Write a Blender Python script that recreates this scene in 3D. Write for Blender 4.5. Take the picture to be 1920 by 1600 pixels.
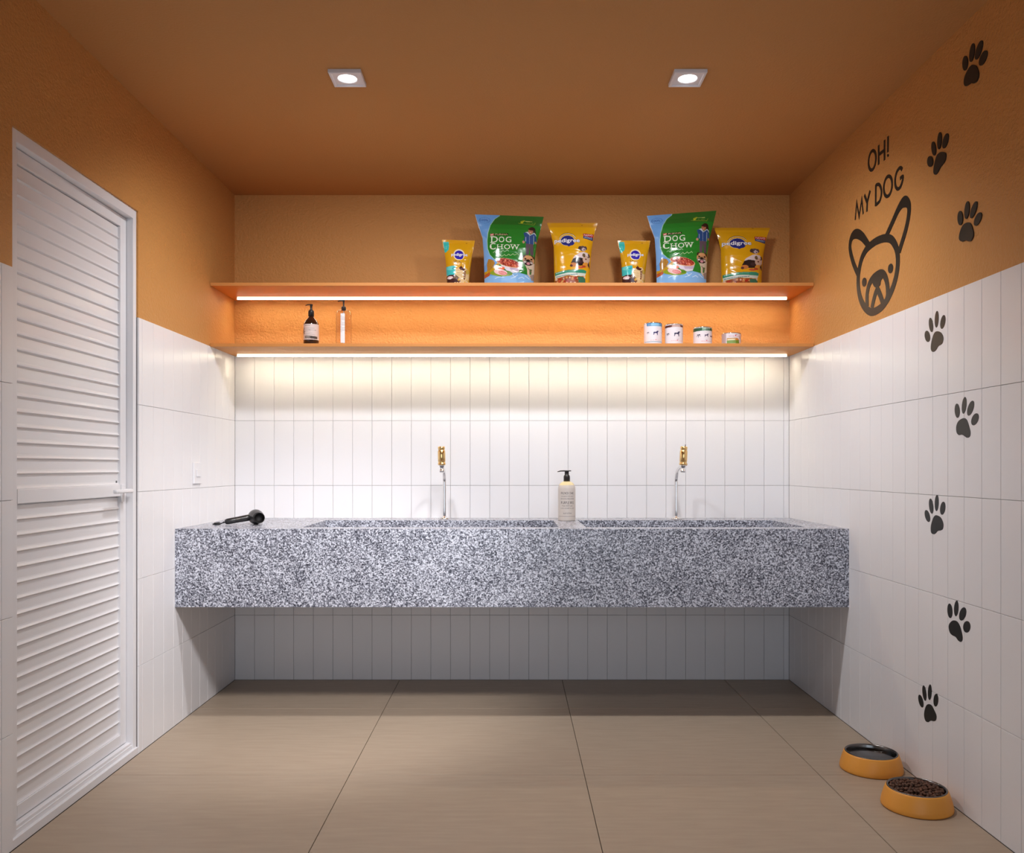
import bpy, bmesh, math, random
import numpy as np
from mathutils import Vector, Matrix

# ------------------------------------------------------------------ scene, camera, light
for o in list(bpy.data.objects): bpy.data.objects.remove(o, do_unlink=True)
S = bpy.context.scene
COL = S.collection
S.view_settings.view_transform = 'Standard'
S.view_settings.look = 'None'
S.view_settings.gamma = 1.0
S.view_settings.use_curve_mapping = False
S.view_settings.exposure = 0.10

CH = 1.084                      # eye height
HW = 1.411                      # half width of the room
YB = 4.3455                     # back wall
HC = 2.47                       # ceiling
YF = -1.3                       # rear end of the room
cam = bpy.data.cameras.new('camera'); cam.sensor_width = 36; cam.lens = 30.0
cam.shift_y = 76/1920; cam.clip_start = .02
co = bpy.data.objects.new('camera', cam); COL.objects.link(co)
co.location = (0, 0, CH); co.rotation_euler = (math.radians(90), 0, 0)
S.camera = co

W = bpy.data.worlds.new('world'); S.world = W; W.use_nodes = True
W.node_tree.nodes['Background'].inputs[0].default_value = (.80, .88, 1.0, 1)
W.node_tree.nodes['Background'].inputs[1].default_value = .06

def area(name, loc, rot, sx, sy, power, color, spread=180):
    l = bpy.data.lights.new(name, 'AREA'); l.shape = 'RECTANGLE'; l.size = sx; l.size_y = sy
    l.energy = power; l.color = color; l.spread = math.radians(spread)
    o = bpy.data.objects.new(name, l); COL.objects.link(o); o.location = loc; o.rotation_euler = rot
    return o
def spot(name, loc, target, power, color, size, blend, rad):
    l = bpy.data.lights.new(name, 'SPOT'); l.energy = power; l.color = color
    l.spot_size = math.radians(size); l.spot_blend = blend; l.shadow_soft_size = rad
    o = bpy.data.objects.new(name, l); COL.objects.link(o); o.location = loc
    d = Vector(target) - Vector(loc); o.rotation_euler = d.to_track_quat('-Z', 'Y').to_euler()
    return o
LAMPS = [(-.584, 3.028), (.623, 3.028)]
# cool fill light added behind the viewer, just inside the rear opening
area('rear_fill', (0, YF+.06, 1.05), (math.radians(90), 0, 0), 2.5, 1.9, 9, (.76, .87, 1.0), 95)
for k, (lx, ly) in enumerate(LAMPS):
    spot('downlight_beam', (lx, ly, HC-.075), (lx, ly+.85, .2), 61 if k == 0 else 53, (.96, .97, 1.0), 164, 1.0, .06)
REAR = [(.0, 1.75), (.55, 1.75)]
spot('rear_beam_left', (*REAR[0], HC-.03), (-.95, 3.92, .28), 395, (1.0, .975, .985), 46, .75, .25)
spot('rear_fill_right', (*REAR[1], HC-.03), (.42, YB, 1.0), 56, (.93, .95, 1.0), 70, 1.0, .16)  # added fill beam to brighten the back wall, no lamp known there

# ------------------------------------------------------------------ materials
def lin(c):
    c = [x/255 for x in c]
    return tuple(x/12.92 if x <= .04045 else ((x+.055)/1.055)**2.4 for x in c)
def mat(name, col, rough=.5, metal=0, coat=0, spec=.5, emit=None, estr=0, bump=None, trans=0, ior=1.45, vcol=False):
    m = bpy.data.materials.new(name); m.use_nodes = True; nt = m.node_tree
    b = nt.nodes['Principled BSDF']
    b.inputs['Base Color'].default_value = (*col, 1); b.inputs['Roughness'].default_value = rough
    b.inputs['Metallic'].default_value = metal; b.inputs['Coat Weight'].default_value = coat
    b.inputs['Coat Roughness'].default_value = .08
    b.inputs['Specular IOR Level'].default_value = spec
    b.inputs['Transmission Weight'].default_value = trans; b.inputs['IOR'].default_value = ior
    if emit: b.inputs['Emission Color'].default_value = (*emit, 1); b.inputs['Emission Strength'].default_value = estr
    if vcol:
        a = nt.nodes.new('ShaderNodeVertexColor'); a.layer_name = 'print'
        nt.links.new(a.outputs['Color'], b.inputs['Base Color'])
    if bump:
        scale, dist, detail = bump
        tc = nt.nodes.new('ShaderNodeTexCoord'); n = nt.nodes.new('ShaderNodeTexNoise'); bp = nt.nodes.new('ShaderNodeBump')
        n.inputs['Scale'].default_value = scale; n.inputs['Detail'].default_value = detail
        bp.inputs['Strength'].default_value = 1; bp.inputs['Distance'].default_value = dist
        nt.links.new(tc.outputs['Object'], n.inputs['Vector']); nt.links.new(n.outputs['Fac'], bp.inputs['Height'])
        nt.links.new(bp.outputs['Normal'], b.inputs['Normal'])
    return m
def ramp_mat(name, stops, scale, detail=2, rough=.5, coat=0, kind='noise', stretch=(1, 1, 1), bump=0, rand=0.0):
    m = mat(name, (1, 1, 1), rough, coat=coat); nt = m.node_tree; b = nt.nodes['Principled BSDF']
    tc = nt.nodes.new('ShaderNodeTexCoord'); mp = nt.nodes.new('ShaderNodeMapping'); mp.inputs['Scale'].default_value = stretch
    nt.links.new(tc.outputs['Object'], mp.inputs['Vector'])
    if kind == 'noise':
        n = nt.nodes.new('ShaderNodeTexNoise'); n.inputs['Scale'].default_value = scale; n.inputs['Detail'].default_value = detail; out = n.outputs['Fac']
    else:
        n = nt.nodes.new('ShaderNodeTexVoronoi'); n.inputs['Scale'].default_value = scale; out = n.outputs['Color']
    nt.links.new(mp.outputs['Vector'], n.inputs['Vector'])
    r = nt.nodes.new('ShaderNodeValToRGB'); e = r.color_ramp.elements
    while len(e) < len(stops): e.new(.5)
    for k, (p, c) in enumerate(stops): e[k].position = p; e[k].color = (*c, 1)
    nt.links.new(out, r.inputs['Fac']); nt.links.new(r.outputs['Color'], b.inputs['Base Color'])
    if bump:
        bp = nt.nodes.new('ShaderNodeBump'); bp.inputs['Distance'].default_value = bump
        nt.links.new(out, bp.inputs['Height']); nt.links.new(bp.outputs['Normal'], b.inputs['Normal'])
    return m

ORANGE = (.57, .27, .08)
M = {}
M['paint'] = mat('orange_paint', ORANGE, .55, spec=.35, bump=(105, .0048, 3))
M['ceiling'] = mat('orange_ceiling_paint', (.52, .258, .088), .65, spec=.3, bump=(150, .0015, 2))
M['shelf'] = mat('orange_lacquer', (.60, .25, .07), .5, spec=.25)
M['tile'] = mat('white_glazed_tile', (.80, .788, .805), .30, spec=.42, bump=(9, .0010, 1))
M["grout"] = mat("grey_grout", (.20, .185, .185), .8)
M['floor'] = ramp_mat('beige_porcelain', [(.30, (.375, .288, .208)), (.55, (.40, .31, .226)), (.8, (.425, .334, .246))], 14, 6, .45, stretch=(.5, 3.5, 1))
M['floorgap'] = mat('floor_joint', (.12, .10, .08), .8)
M['white'] = mat('white_enamel', (.78, .77, .79), .3)
M['slat'] = mat('white_slat', (.76, .745, .76), .28)
M['black'] = mat('black_vinyl', (.012, .011, .010), .45)
M['chrome'] = mat('polished_chrome', (.82, .80, .79), .08, 1)
M['brass'] = mat('polished_brass', (.83, .56, .24), .16, 1)
M['steel'] = mat('dark_steel', (.17, .165, .16), .22, 1)
M['bowl'] = mat('orange_plastic', (.80, .34, .05), .42)
M['water'] = mat('water', (.85, .9, .95), .02, trans=1, ior=1.33)
M['kibble'] = ramp_mat('brown_kibble', [(.3, (.045, .018, .009)), (.7, (.16, .065, .032))], 60, 3, .6)
M['dryer'] = mat('black_plastic', (.013, .012, .012), .28)
M['hole'] = mat('nozzle_mesh', (.004, .003, .003), .6)
M['pump'] = mat('black_pump', (.016, .013, .012), .3)
M['amber'] = mat('amber_glass', (.028, .010, .005), .07, coat=.5)
M['clear'] = mat('clear_plastic', (.97, .93, .90), .10, trans=1, ior=1.12)
M['lotion'] = mat('print_lotion', (.7, .65, .6), .3, vcol=True)
M['printgloss'] = mat('printed_film', (1, 1, 1), .2, coat=.6, vcol=True, bump=(22, .0035, 1))
M['printpaper'] = mat('printed_paper', (1, 1, 1), .35, vcol=True)
M['tin'] = mat('tin', (.6, .55, .5), .2, 1)
M['alu'] = mat('downlight_metal', (.80, .79, .84), .4)
M['disc'] = mat('downlight_glass', (1, 1, 1), .4, emit=(.97, .99, 1), estr=7)
M['led'] = mat('led_diffuser', (1, .9, .7), .4, emit=(1.0, .89, .64), estr=50)
M['ledside'] = mat('led_side_diffuser', (1, .9, .7), .4, emit=(1.0, .95, .78), estr=1.02)
M['profile'] = mat('led_profile', (.5, .27, .12), .5)
# granite: small angular grains
def granite():
    m = mat('grey_granite', (1, 1, 1), .27, spec=.5); nt = m.node_tree; b = nt.nodes['Principled BSDF']
    tc = nt.nodes.new('ShaderNodeTexCoord')
    v = nt.nodes.new('ShaderNodeTexVoronoi'); v.inputs['Scale'].default_value = 185
    n = nt.nodes.new('ShaderNodeTexNoise'); n.inputs['Scale'].default_value = 170; n.inputs['Detail'].default_value = 2
    n2 = nt.nodes.new('ShaderNodeTexNoise'); n2.inputs['Scale'].default_value = 9; n2.inputs['Detail'].default_value = 3
    for k in (v, n, n2): nt.links.new(tc.outputs['Object'], k.inputs['Vector'])
    sep = nt.nodes.new('ShaderNodeSeparateColor'); nt.links.new(v.outputs['Color'], sep.inputs[0])
    def mth(op, a, bb):
        q = nt.nodes.new('ShaderNodeMath'); q.operation = op
        for i, x in enumerate((a, bb)):
            if isinstance(x, (int, float)): q.inputs[i].default_value = x
            else: nt.links.new(x, q.inputs[i])
        return q.outputs[0]
    a = mth('MULTIPLY', sep.outputs[0], .55)
    bq = mth('MULTIPLY', mth('SUBTRACT', n.outputs['Fac'], .5), 1.5)
    c = mth('MULTIPLY', mth('SUBTRACT', n2.outputs['Fac'], .5), .28)
    s = mth('ADD', mth('ADD', mth('ADD', a, bq), c), .22)
    r = nt.nodes.new('ShaderNodeValToRGB'); e = r.color_ramp.elements
    st = [(.10, (.03, .031, .045)), (.34, (.15, .155, .19)), (.55, (.34, .35, .41)), (.80, (.70, .72, .80))]
    while len(e) < 4: e.new(.5)
    for k, (p, cc) in enumerate(st): e[k].position = p; e[k].color = (*cc, 1)
    nt.links.new(s, r.inputs['Fac']); nt.links.new(r.outputs['Color'], b.inputs['Base Color'])
    return m
M['granite'] = granite()

# ------------------------------------------------------------------ helpers
def tag(o, label=None, cat=None, group=None, kind=None):
    if label: o['label'] = label
    if cat: o['category'] = cat
    if group: o['group'] = group
    if kind: o['kind'] = kind
    return o
def thing(name, loc=(0, 0, 0), label=None, cat=None, group=None, kind=None, rz=0):
    o = bpy.data.objects.new(name, None); COL.objects.link(o); o.location = loc; o.rotation_euler = (0, 0, rz)
    o.empty_display_size = .05
    return tag(o, label, cat, group, kind)
def link(name, me, mats, parent=None, smooth=False):
    if not isinstance(mats, (list, tuple)): mats = [mats]
    for m in mats:
        if m.name not in [x.name for x in me.materials]: me.materials.append(m)
    if smooth: me.shade_smooth()
    o = bpy.data.objects.new(name, me); COL.objects.link(o)
    if parent: o.parent = parent
    return o
def bmobj(name, bm, mats, parent=None, smooth=False):
    me = bpy.data.meshes.new(name); bm.normal_update(); bm.to_mesh(me); bm.free()
    return link(name, me, mats, parent, smooth)
def box(bm, x0, x1, y0, y1, z0, z1, mi=0, bevel=0):
    r = bmesh.ops.create_cube(bm, size=1)
    vs = r['verts']
    for v in vs:
        v.co = Vector((x0 if v.co.x < 0 else x1, y0 if v.co.y < 0 else y1, z0 if v.co.z < 0 else z1))
    fs = set(f for v in vs for f in v.link_faces)
    for f in fs: f.material_index = mi
    if bevel:
        es = list(set(e for v in vs for e in v.link_edges))
        bmesh.ops.bevel(bm, geom=es, offset=bevel, segments=2, affect='EDGES', profile=.5)
def boxobj(name, dims, m, parent=None, bevel=0):
    bm = bmesh.new(); box(bm, *dims, bevel=bevel); return bmobj(name, bm, m, parent)
def lathe(bm, prof, seg=40, cx=0, cy=0, M4=None, mi=0, cap=True):
    rings = []
    for r, z in prof:
        if r < 1e-6:
            rings.append([bm.verts.new((cx, cy, z))])
        else:
            rings.append([bm.verts.new((cx+r*math.cos(2*math.pi*k/seg), cy+r*math.sin(2*math.pi*k/seg), z)) for k in range(seg)])
    for a, b in zip(rings, rings[1:]):
        for k in range(seg):
            k2 = (k+1) % seg
            if len(a) == 1 and len(b) == 1: continue
            if len(a) == 1: f = bm.faces.new((a[0], b[k2], b[k]))
            elif len(b) == 1: f = bm.faces.new((a[k], a[k2], b[0]))
            else: f = bm.faces.new((a[k], a[k2], b[k2], b[k]))
            f.material_index = mi; f.smooth = True
    if M4 is not None:
        for rg in rings:
            for v in rg: v.co = M4 @ v.co
def tube(bm, pts, rad, seg=14, caps=True):
    pts = [Vector(p) for p in pts]; n = len(pts)
    rad = rad if isinstance(rad, (list, tuple)) else [rad]*n
    up = Vector((1, 0, 0)); prev = None; rings = []
    for i, p in enumerate(pts):
        t = (pts[min(i+1, n-1)] - pts[max(i-1, 0)]).normalized()
        if prev is None:
            a = up if abs(t.dot(up)) < .9 else Vector((0, 1, 0))
            u = (a - t*a.dot(t)).normalized()
        else: u = (prev - t*prev.dot(t)).normalized()
        prev = u; w = t.cross(u)
        rings.append([bm.verts.new(p + (u*math.cos(2*math.pi*k/seg) + w*math.sin(2*math.pi*k/seg))*rad[i]) for k in range(seg)])
    for a, b in zip(rings, rings[1:]):
        for k in range(seg):
            f = bm.faces.new((a[k], a[(k+1) % seg], b[(k+1) % seg], b[k])); f.smooth = True
    if caps: bm.faces.new(rings[0][::-1]); bm.faces.new(rings[-1])
def catmull(P, n=10, closed=False):
    P = [np.array(p, float) for p in P]; out = []; L = len(P)
    rng = range(L) if closed else range(L-1)
    for i in rng:
        if closed: a, b, c, d = P[(i-1) % L], P[i], P[(i+1) % L], P[(i+2) % L]
        else: a, b, c, d = P[max(i-1, 0)], P[i], P[i+1], P[min(i+2, L-1)]
        for k in range(n):
            t = k/n
            out.append(.5*((2*b)+(-a+c)*t+(2*a-5*b+4*c-d)*t*t+(-a+3*b-3*c+d)*t**3))
    if not closed: out.append(P[-1])
    return out

# ------------------------------------------------------------------ room shell
def tile_mesh(w, h, t=.007, c=.0008):
    """bevelled tile, front towards +X, base corner at the origin, width along +Y, height along +Z"""
    g = .0006
    y0, y1, z0, z1 = g, w-g, g, h-g
    v = [(-t, y0, z0), (-t, y1, z0), (-t, y1, z1), (-t, y0, z1),
         (-c, y0, z0), (-c, y1, z0), (-c, y1, z1), (-c, y0, z1),
         (0, y0+c, z0+c), (0, y1-c, z0+c), (0, y1-c, z1-c), (0, y0+c, z1-c)]
    f = [(8, 9, 10, 11)]
    for a, b in ((0, 4), (4, 8)):
        for k in range(4):
            k2 = (k+1) % 4; f.append((a+k, a+k2, b+k2, b+k))
    me = bpy.data.meshes.new('tile'); me.from_pydata(v, [], f); me.materials.append(M['tile']); me.update(); return me
TM = {}
def put_tile(parent, loc, rz, w, h):
    key = (round(w, 4), round(h, 4))
    if key not in TM: TM[key] = tile_mesh(w, h)
    o = bpy.data.objects.new('tile', TM[key]); COL.objects.link(o); o.parent = parent
    o.location = loc; o.rotation_euler = (0, 0, rz)
TW, TH = .0998, .33
# back wall
bm = bmesh.new()
box(bm, -HW-.1, HW+.1, YB+.006, YB+.12, -.05, 1.65, 1)
box(bm, -HW-.1, HW+.1, YB+.0025, YB+.12, 1.65, HC+.05, 0)
wall_back = tag(bmobj('wall_back', bm, [M['paint'], M['grout']]), kind='structure')
x = -HW
while x < HW-.004:
    w = min(TW, HW-x)
    for r in range(5): put_tile(wall_back, (x, YB, r*TH), -math.pi/2, w, TH)
    x += TW
# side walls
DY0, DY1, DZ = 2.4136, 3.2265, 2.052
def split(y1, y0, first):
    out = []; a = y1; b = y1-first
    while True:
        b2 = max(b, y0)
        if a-b2 > .004: out.append((b2, a))
        if b <= y0+1e-6: break
        a = b; b = a-TW
    return out
bm = bmesh.new()
box(bm, HW+.006, HW+.12, YF, YB+.1, -.05, 1.65, 1)
box(bm, HW+.0025, HW+.12, YF, YB+.1, 1.65, HC+.05, 0)
wall_right = tag(bmobj('wall_right', bm, [M['paint'], M['grout']]), kind='structure')
for a, b in split(YB, .3, .0855):
    for r in range(5): put_tile(wall_right, (HW, b, r*TH), math.pi, b-a, TH)
bm = bmesh.new()
for (a, b) in ((YF, DY0), (DY1, YB+.1)):
    box(bm, -HW-.12, -HW-.006, a, b, -.05, 1.65, 1)
    box(bm, -HW-.12, -HW-.0025, a, b, 1.65, HC+.05, 0)
box(bm, -HW-.12, -HW-.0025, DY0, DY1, DZ, HC+.05, 0)
wall_left = tag(bmobj('wall_left', bm, [M['paint'], M['grout']]), kind='structure')
cuts = split(YB, .3, .0905)
for a, b in cuts:
    segs = []
    if a >= DY1 or b <= DY0: segs = [(a, b)]
    else:
        if b > DY1: segs.append((DY1, b))
        if a < DY0: segs.append((a, DY0))
    for (p, q) in segs:
        if q-p < .004: continue
        for r in range(5): put_tile(wall_left, (-HW, p, r*TH), 0, q-p, TH)
# plain tiled plinths behind the viewer so that the side walls go on
bm = bmesh.new(); box(bm, HW, HW+.006, YF, .3, 0, 1.65); tag(bmobj('trim_1', bm, M['tile']), kind='structure')
bm = bmesh.new(); box(bm, -HW-.006, -HW, YF, .3, 0, 1.65); tag(bmobj('trim_2', bm, M['tile']), kind='structure')
# ceiling, floor, rear wall with its wide opening
tag(boxobj('ceiling', (-HW-.12, HW+.12, YF, YB+.12, HC, HC+.1), M['ceiling']), kind='structure')
floor = tag(boxobj('floor', (-HW-.12, HW+.12, YF, YB+.12, -.12, -.006), M['floorgap']), kind='structure')
def floor_tile(x0, x1, y0, y1):
    g = .0011; c = .0008; bm = bmesh.new()
    lo = [bm.verts.new(p) for p in ((x0+g, y0+g, -.006), (x1-g, y0+g, -.006), (x1-g, y1-g, -.006), (x0+g, y1-g, -.006))]
    md = [bm.verts.new((v.co.x, v.co.y, -c)) for v in lo]
    s = [(1, 1), (-1, 1), (-1, -1), (1, -1)]
    hi = [bm.verts.new((v.co.x+c*a, v.co.y+c*b, 0)) for v, (a, b) in zip(lo, s)]
    bm.faces.new(hi)
    for A, B in ((lo, md), (md, hi)):
        for k in range(4): bm.faces.new((A[k], A[(k+1) % 4], B[(k+1) % 4], B[k]))
    bmobj('floor_tile', bm, M['floor'], floor)
FX = [-HW, -.572, .255, 1.082, HW]; FY = [YB, 3.829]
while FY[-1] > YF: FY.append(max(FY[-1]-.8258, YF))
for i in range(4):
    for j in range(len(FY)-1): floor_tile(FX[i], FX[i+1], FY[j+1], FY[j])
bm = bmesh.new()
box(bm, -HW-.12, -1.15, YF-.1, YF, -.05, HC+.1); box(bm, 1.15, HW+.12, YF-.1, YF, -.05, HC+.1)
box(bm, -1.15, 1.15, YF-.1, YF, 2.2, HC+.1)
tag(bmobj('wall_front', bm, M['paint']), kind='structure')

# ------------------------------------------------------------------ door
door = thing('door_1', (0, 0, 0), kind='structure')
XF, XL, XR = -1.4205, -1.446, -1.4577        # frame face, leaf face, back of the louvre recess
fw = .032
boxobj('door_jamb', (XL-.06, XF, DY0, DY0+fw, 0, DZ), M['white'], door, .001)
boxobj('door_jamb', (XL-.06, XF, DY1-fw+.005, DY1, 0, DZ), M['white'], door, .001)
boxobj('door_head', (XL-.06, XF, DY0+fw, DY1-fw+.005, DZ-.035, DZ), M['white'], door, .001)
bm = bmesh.new()
box(bm, XL-.06, XL+.018, DY0+fw, DY1-fw+.005, 0, .050, bevel=.001)
box(bm, XL+.0175, XL+.022, DY0+fw, DY1-fw+.005, 0, .040)
box(bm, XL+.0215, -HW-.001, DY0, DY1, 0, .026, bevel=.001)
bmobj('threshold', bm, M['white'], door)
LY0, LY1, LZ0, LZ1 = DY0+fw+.002, DY1-fw+.003, .053, 2.015
st = .046
boxobj('stile', (XL-.035, XL, LY0, LY0+st, LZ0, LZ1), M['white'], door, .0012)
boxobj('stile', (XL-.035, XL, LY1-st, LY1, LZ0, LZ1), M['white'], door, .0012)
boxobj('top_rail', (XL-.035, XL, LY0+st, LY1-st, 1.974, LZ1), M['white'], door, .0012)
boxobj('middle_rail', (XL-.035, XL+.0012, LY0+st, LY1-st, .976, 1.0185), M['white'], door, .0015)
boxobj('bottom_rail', (XL-.035, XL, LY0+st, LY1-st, LZ0, .094), M['white'], door, .0012)
boxobj('light_block_panel', (XL-.034, XR-.004, LY0+st, LY1-st, .094, 1.974), M['white'], door)  # unseen sheet added behind the slats to keep outside light from leaking in
p = .0453
prof = [(-.0100, p+.001), (-.0098, .0125), (-.0090, .0080), (-.0070, .0045), (-.0044, .0024), (-.0036, .0012), (-.0044, .0), (-.0098, -.0035), (-.0160, -.0035), (-.0160, p+.001)]
def slat_mesh():
    ya, yb = LY0+st, LY1-st; n = len(prof)
    v = [(XL+d, ya, z) for d, z in prof] + [(XL+d, yb, z) for d, z in prof]
    f = [(k, k+n, (k+1) % n+n, (k+1) % n) for k in range(n)] + [tuple(range(n)), tuple(range(2*n-1, n-1, -1))]
    me = bpy.data.meshes.new('slat'); me.from_pydata(v, [], f); me.materials.append(M['slat']); me.update(); return me
sm = slat_mesh()
def slats(z0, z1):
    n = round((z1-z0)/p); q = (z1-z0)/n
    for k in range(n):
        o = bpy.data.objects.new('slat', sm); COL.objects.link(o); o.parent = door
        o.location = (0, 0, z0+k*q); o.scale = (1, 1, .915 if k == n-1 else 1)
slats(.094, .976); slats(1.0185, 1.974)
h = bpy.data.objects.new('door_handle', None); COL.objects.link(h); h.parent = door
bm = bmesh.new()
box(bm, XL, XL+.006, 3.148, 3.172, .955, 1.020, bevel=.001)
bmobj('rosette', bm, M['white'], h)
bm = bmesh.new()
tube(bm, [(XL, 3.160, .996), (XL+.035, 3.160, .996)], .008)
box(bm, XL+.028, XL+.042, 3.032, 3.168, .989, 1.003, bevel=.003)
bmobj('lever', bm, M['white'], h, True)
bm = bmesh.new(); box(bm, XL, XL+.004, 3.112, 3.118, 1.026, 1.034, bevel=.001)
bmobj('latch_button', bm, M['steel'], h)

# light switch
sw = thing('light_switch', (-HW, 3.815, 1.0565), 'white square light switch on the left tiled wall beside the door', 'switch')
boxobj('plate', (0, .008, -.045, .045, -.047, .047), M['white'], sw, .0015)
boxobj('rocker', (.008, .0125, -.022, .022, -.016, .017), M['white'], sw, .0015)

# ------------------------------------------------------------------ ceiling lamps
def lamp(x, y, label):
    t = thing('ceiling_downlight', (x, y, HC), label, 'ceiling light', 'square recessed downlights')
    s = .0575; bm = bmesh.new()
    def ring(a, z): return [bm.verts.new(q) for q in ((-a, -a, z), (a, -a, z), (a, a, z), (-a, a, z))]
    R = [ring(s, 0), ring(s, -.011), ring(s-.002, -.013), ring(s-.009, -.013), ring(s-.011, -.009)]
    for A, B in zip(R, R[1:]):
        for k in range(4): bm.faces.new((A[k], B[k], B[(k+1) % 4], A[(k+1) % 4]))
    bmobj('frame', bm, M['alu'], t)
    bm = bmesh.new(); seg = 40; a = s-.011
    outer = []
    for k in range(seg):
        th = 2*math.pi*k/seg; c, sn = math.cos(th), math.sin(th); q = a/max(abs(c), abs(sn))
        outer.append(bm.verts.new((q*c, q*sn, -.009)))
    i1 = [bm.verts.new((.035*math.cos(2*math.pi*k/seg), .035*math.sin(2*math.pi*k/seg), -.009)) for k in range(seg)]
    i2 = [bm.verts.new((.0325*math.cos(2*math.pi*k/seg), .0325*math.sin(2*math.pi*k/seg), -.007)) for k in range(seg)]
    for A, B in ((outer, i1), (i1, i2)):
        for k in range(seg): bm.faces.new((A[k], B[k], B[(k+1) % seg], A[(k+1) % seg]))
    bmobj('face_plate', bm, M['alu'], t)
    bm = bmesh.new(); lathe(bm, [(0, -.0085), (.024, -.0082), (.0325, -.0065)], 40)
    bmobj('light_disc', bm, M['disc'], t)
lamp(*LAMPS[0], 'square recessed ceiling downlight, the left one, nearer the door wall')
lamp(*LAMPS[1], 'square recessed ceiling downlight, the right one, nearer the paw print wall')
lamp(*REAR[0], 'unseen square downlight fixture added for the left rear beam')  # out-of-view fixtures added to go with the rear beams
lamp(*REAR[1], 'unseen square downlight fixture added for the right rear fill')

# ------------------------------------------------------------------ counter
cnt = thing('washing_counter', (0, 3.96, .497), 'long wall-hung grey speckled granite wash counter with two sunken basins', 'counter')
YC, CT, CBt = 3.573, .825, .497
XS = [-HW, -.903, .2005, .3185, 1.2645, HW]; YS = [YC, 3.667, 4.144, YB]
bm = bmesh.new()
def quad(vs): bm.faces.new([bm.verts.new(v) for v in vs])
for i in range(5):
    for j in range(3):
        if j == 1 and i in (1, 3): continue
        x0, x1, y0, y1 = XS[i], XS[i+1], YS[j], YS[j+1]
        quad([(x0, y0, CT), (x1, y0, CT), (x1, y1, CT), (x0, y1, CT)])
quad([(-HW, YC, CBt), (HW, YC, CBt), (HW, YC, CT), (-HW, YC, CT)])
quad([(-HW, YC, CBt), (-HW, YB, CBt), (HW, YB, CBt), (HW, YC, CBt)])
quad([(-HW, YB, CBt), (-HW, YC, CBt), (-HW, YC, CT), (-HW, YB, CT)])
quad([(HW, YC, CBt), (HW, YB, CBt), (HW, YB, CT), (HW, YC, CT)])
bmesh.ops.remove_doubles(bm, verts=bm.verts, dist=1e-5)
for v in bm.verts: v.co -= Vector(cnt.location)
bmobj('slab', bm, M['granite'], cnt)
for (x0, x1) in ((XS[1], XS[2]), (XS[3], XS[4])):
    bm = bmesh.new(); y0, y1, zb = YS[1], YS[2], .56
    quad([(x0, y1, zb), (x1, y1, zb), (x1, y1, CT), (x0, y1, CT)])
    quad([(x1, y0, zb), (x0, y0, zb), (x0, y0, CT), (x1, y0, CT)])
    quad([(x0, y0, zb), (x0, y1, zb), (x0, y1, CT), (x0, y0, CT)])
    quad([(x1, y1, zb), (x1, y0, zb), (x1, y0, CT), (x1, y1, CT)])
    quad([(x0, y0, zb), (x1, y0, zb), (x1, y1, zb), (x0, y1, zb)])
    for v in bm.verts: v.co -= Vector(cnt.location)
    ob = bmobj('basin', bm, M['granite'], cnt)
    bm = bmesh.new(); lathe(bm, [(0, .004), (.028, .004), (.033, 0)], 24, (x0+x1)/2, (y0+y1)/2)
    for v in bm.verts: v.co += Vector((0, 0, zb)) - Vector(cnt.location)
    dr = bmobj('drain', bm, M['chrome'], ob)

# ------------------------------------------------------------------ shelves
def shelf(ztop, label):
    t = thing('wall_shelf', (0, YB, ztop-.015), label, 'shelf')
    boxobj('board', (-HW, HW, 3.990-YB, 0, 0, .015), M['shelf'], t, .0008)
    bm = bmesh.new()
    box(bm, -1.368, 1.368, 4.2395-YB, 4.253-YB, -.0135, .0, bevel=.004)
    bm.normal_update()
    for f in bm.faces: f.material_index = 0 if f.normal.z < -.75 else 1
    bmobj('led_strip', bm, [M['led'], M['ledside']], t)
    return t
shelf(1.9466, 'upper orange wall shelf carrying the pet food bags, warm light strip underneath')
shelf(1.6625, 'lower orange wall shelf carrying bottles and cans, warm light strip underneath')

# ------------------------------------------------------------------ taps
def tap(x, label, tilt, lever):
    t = thing('tap', (x, 4.243, CT), label, 'tap', 'tall swan-neck taps behind the basins')
    bm = bmesh.new(); lathe(bm, [(0, 0), (.028, 0), (.028, .005), (.024, .008), (.012, .010), (.010, .016), (0, .016)], 32)
    bmobj('base_flange', bm, M['chrome'], t)
    P = catmull([(0, 0, .008), (0, 0, .10), (0, 0, .175), (0, -.006, .205), (0, -.035, .238), (0, -.09, .255), (0, -.17, .264), (0, -.235, .272)], 8)
    bm = bmesh.new(); tube(bm, P, .0083, 18); bmobj('swan_neck', bm, M['chrome'], t)
    hd = Matrix.Translation((tilt*.6, -.245, .268)) @ Matrix.Rotation(-tilt*2.0, 4, 'Y') @ Matrix.Scale(1, 4)
    bm = bmesh.new()
    lathe(bm, [(0, .000), (.0165, .000), (.0185, .003), (.0185, .008), (.0165, .010), (.0165, .016), (.0178, .018), (.0178, .064), (.0160, .068),
               (.0150, .070), (.0150, .073), (.0165, .075), (.0165, .085), (.0145, .087), (0, .087)], 36, M4=hd)
    bmobj('brass_sleeve', bm, M['brass'], t)
    bm = bmesh.new()
    lathe(bm, [(0, -.034), (.0105, -.034), (.0125, -.030), (.0125, -.025), (.0105, -.021), (.0085, -.017), (.0085, -.012), (.0115, -.009), (.0115, -.004), (.016, 0), (0, .0)], 30, M4=hd)
    bmobj('nozzle', bm, M['chrome'], t)
    if lever:
        bm = bmesh.new(); tube(bm, [hd @ Vector((.006, 0, .085)), hd @ Vector((.0065, 0, .097))], .0022, 10)
        bmobj('lever_pin', bm, M['steel'], t)
tap(-.336, 'tall chrome swan-neck tap with brass sleeve behind the left basin', .012, False)
tap(.816, 'tall chrome swan-neck tap with brass sleeve behind the right basin', -.024, True)

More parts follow.
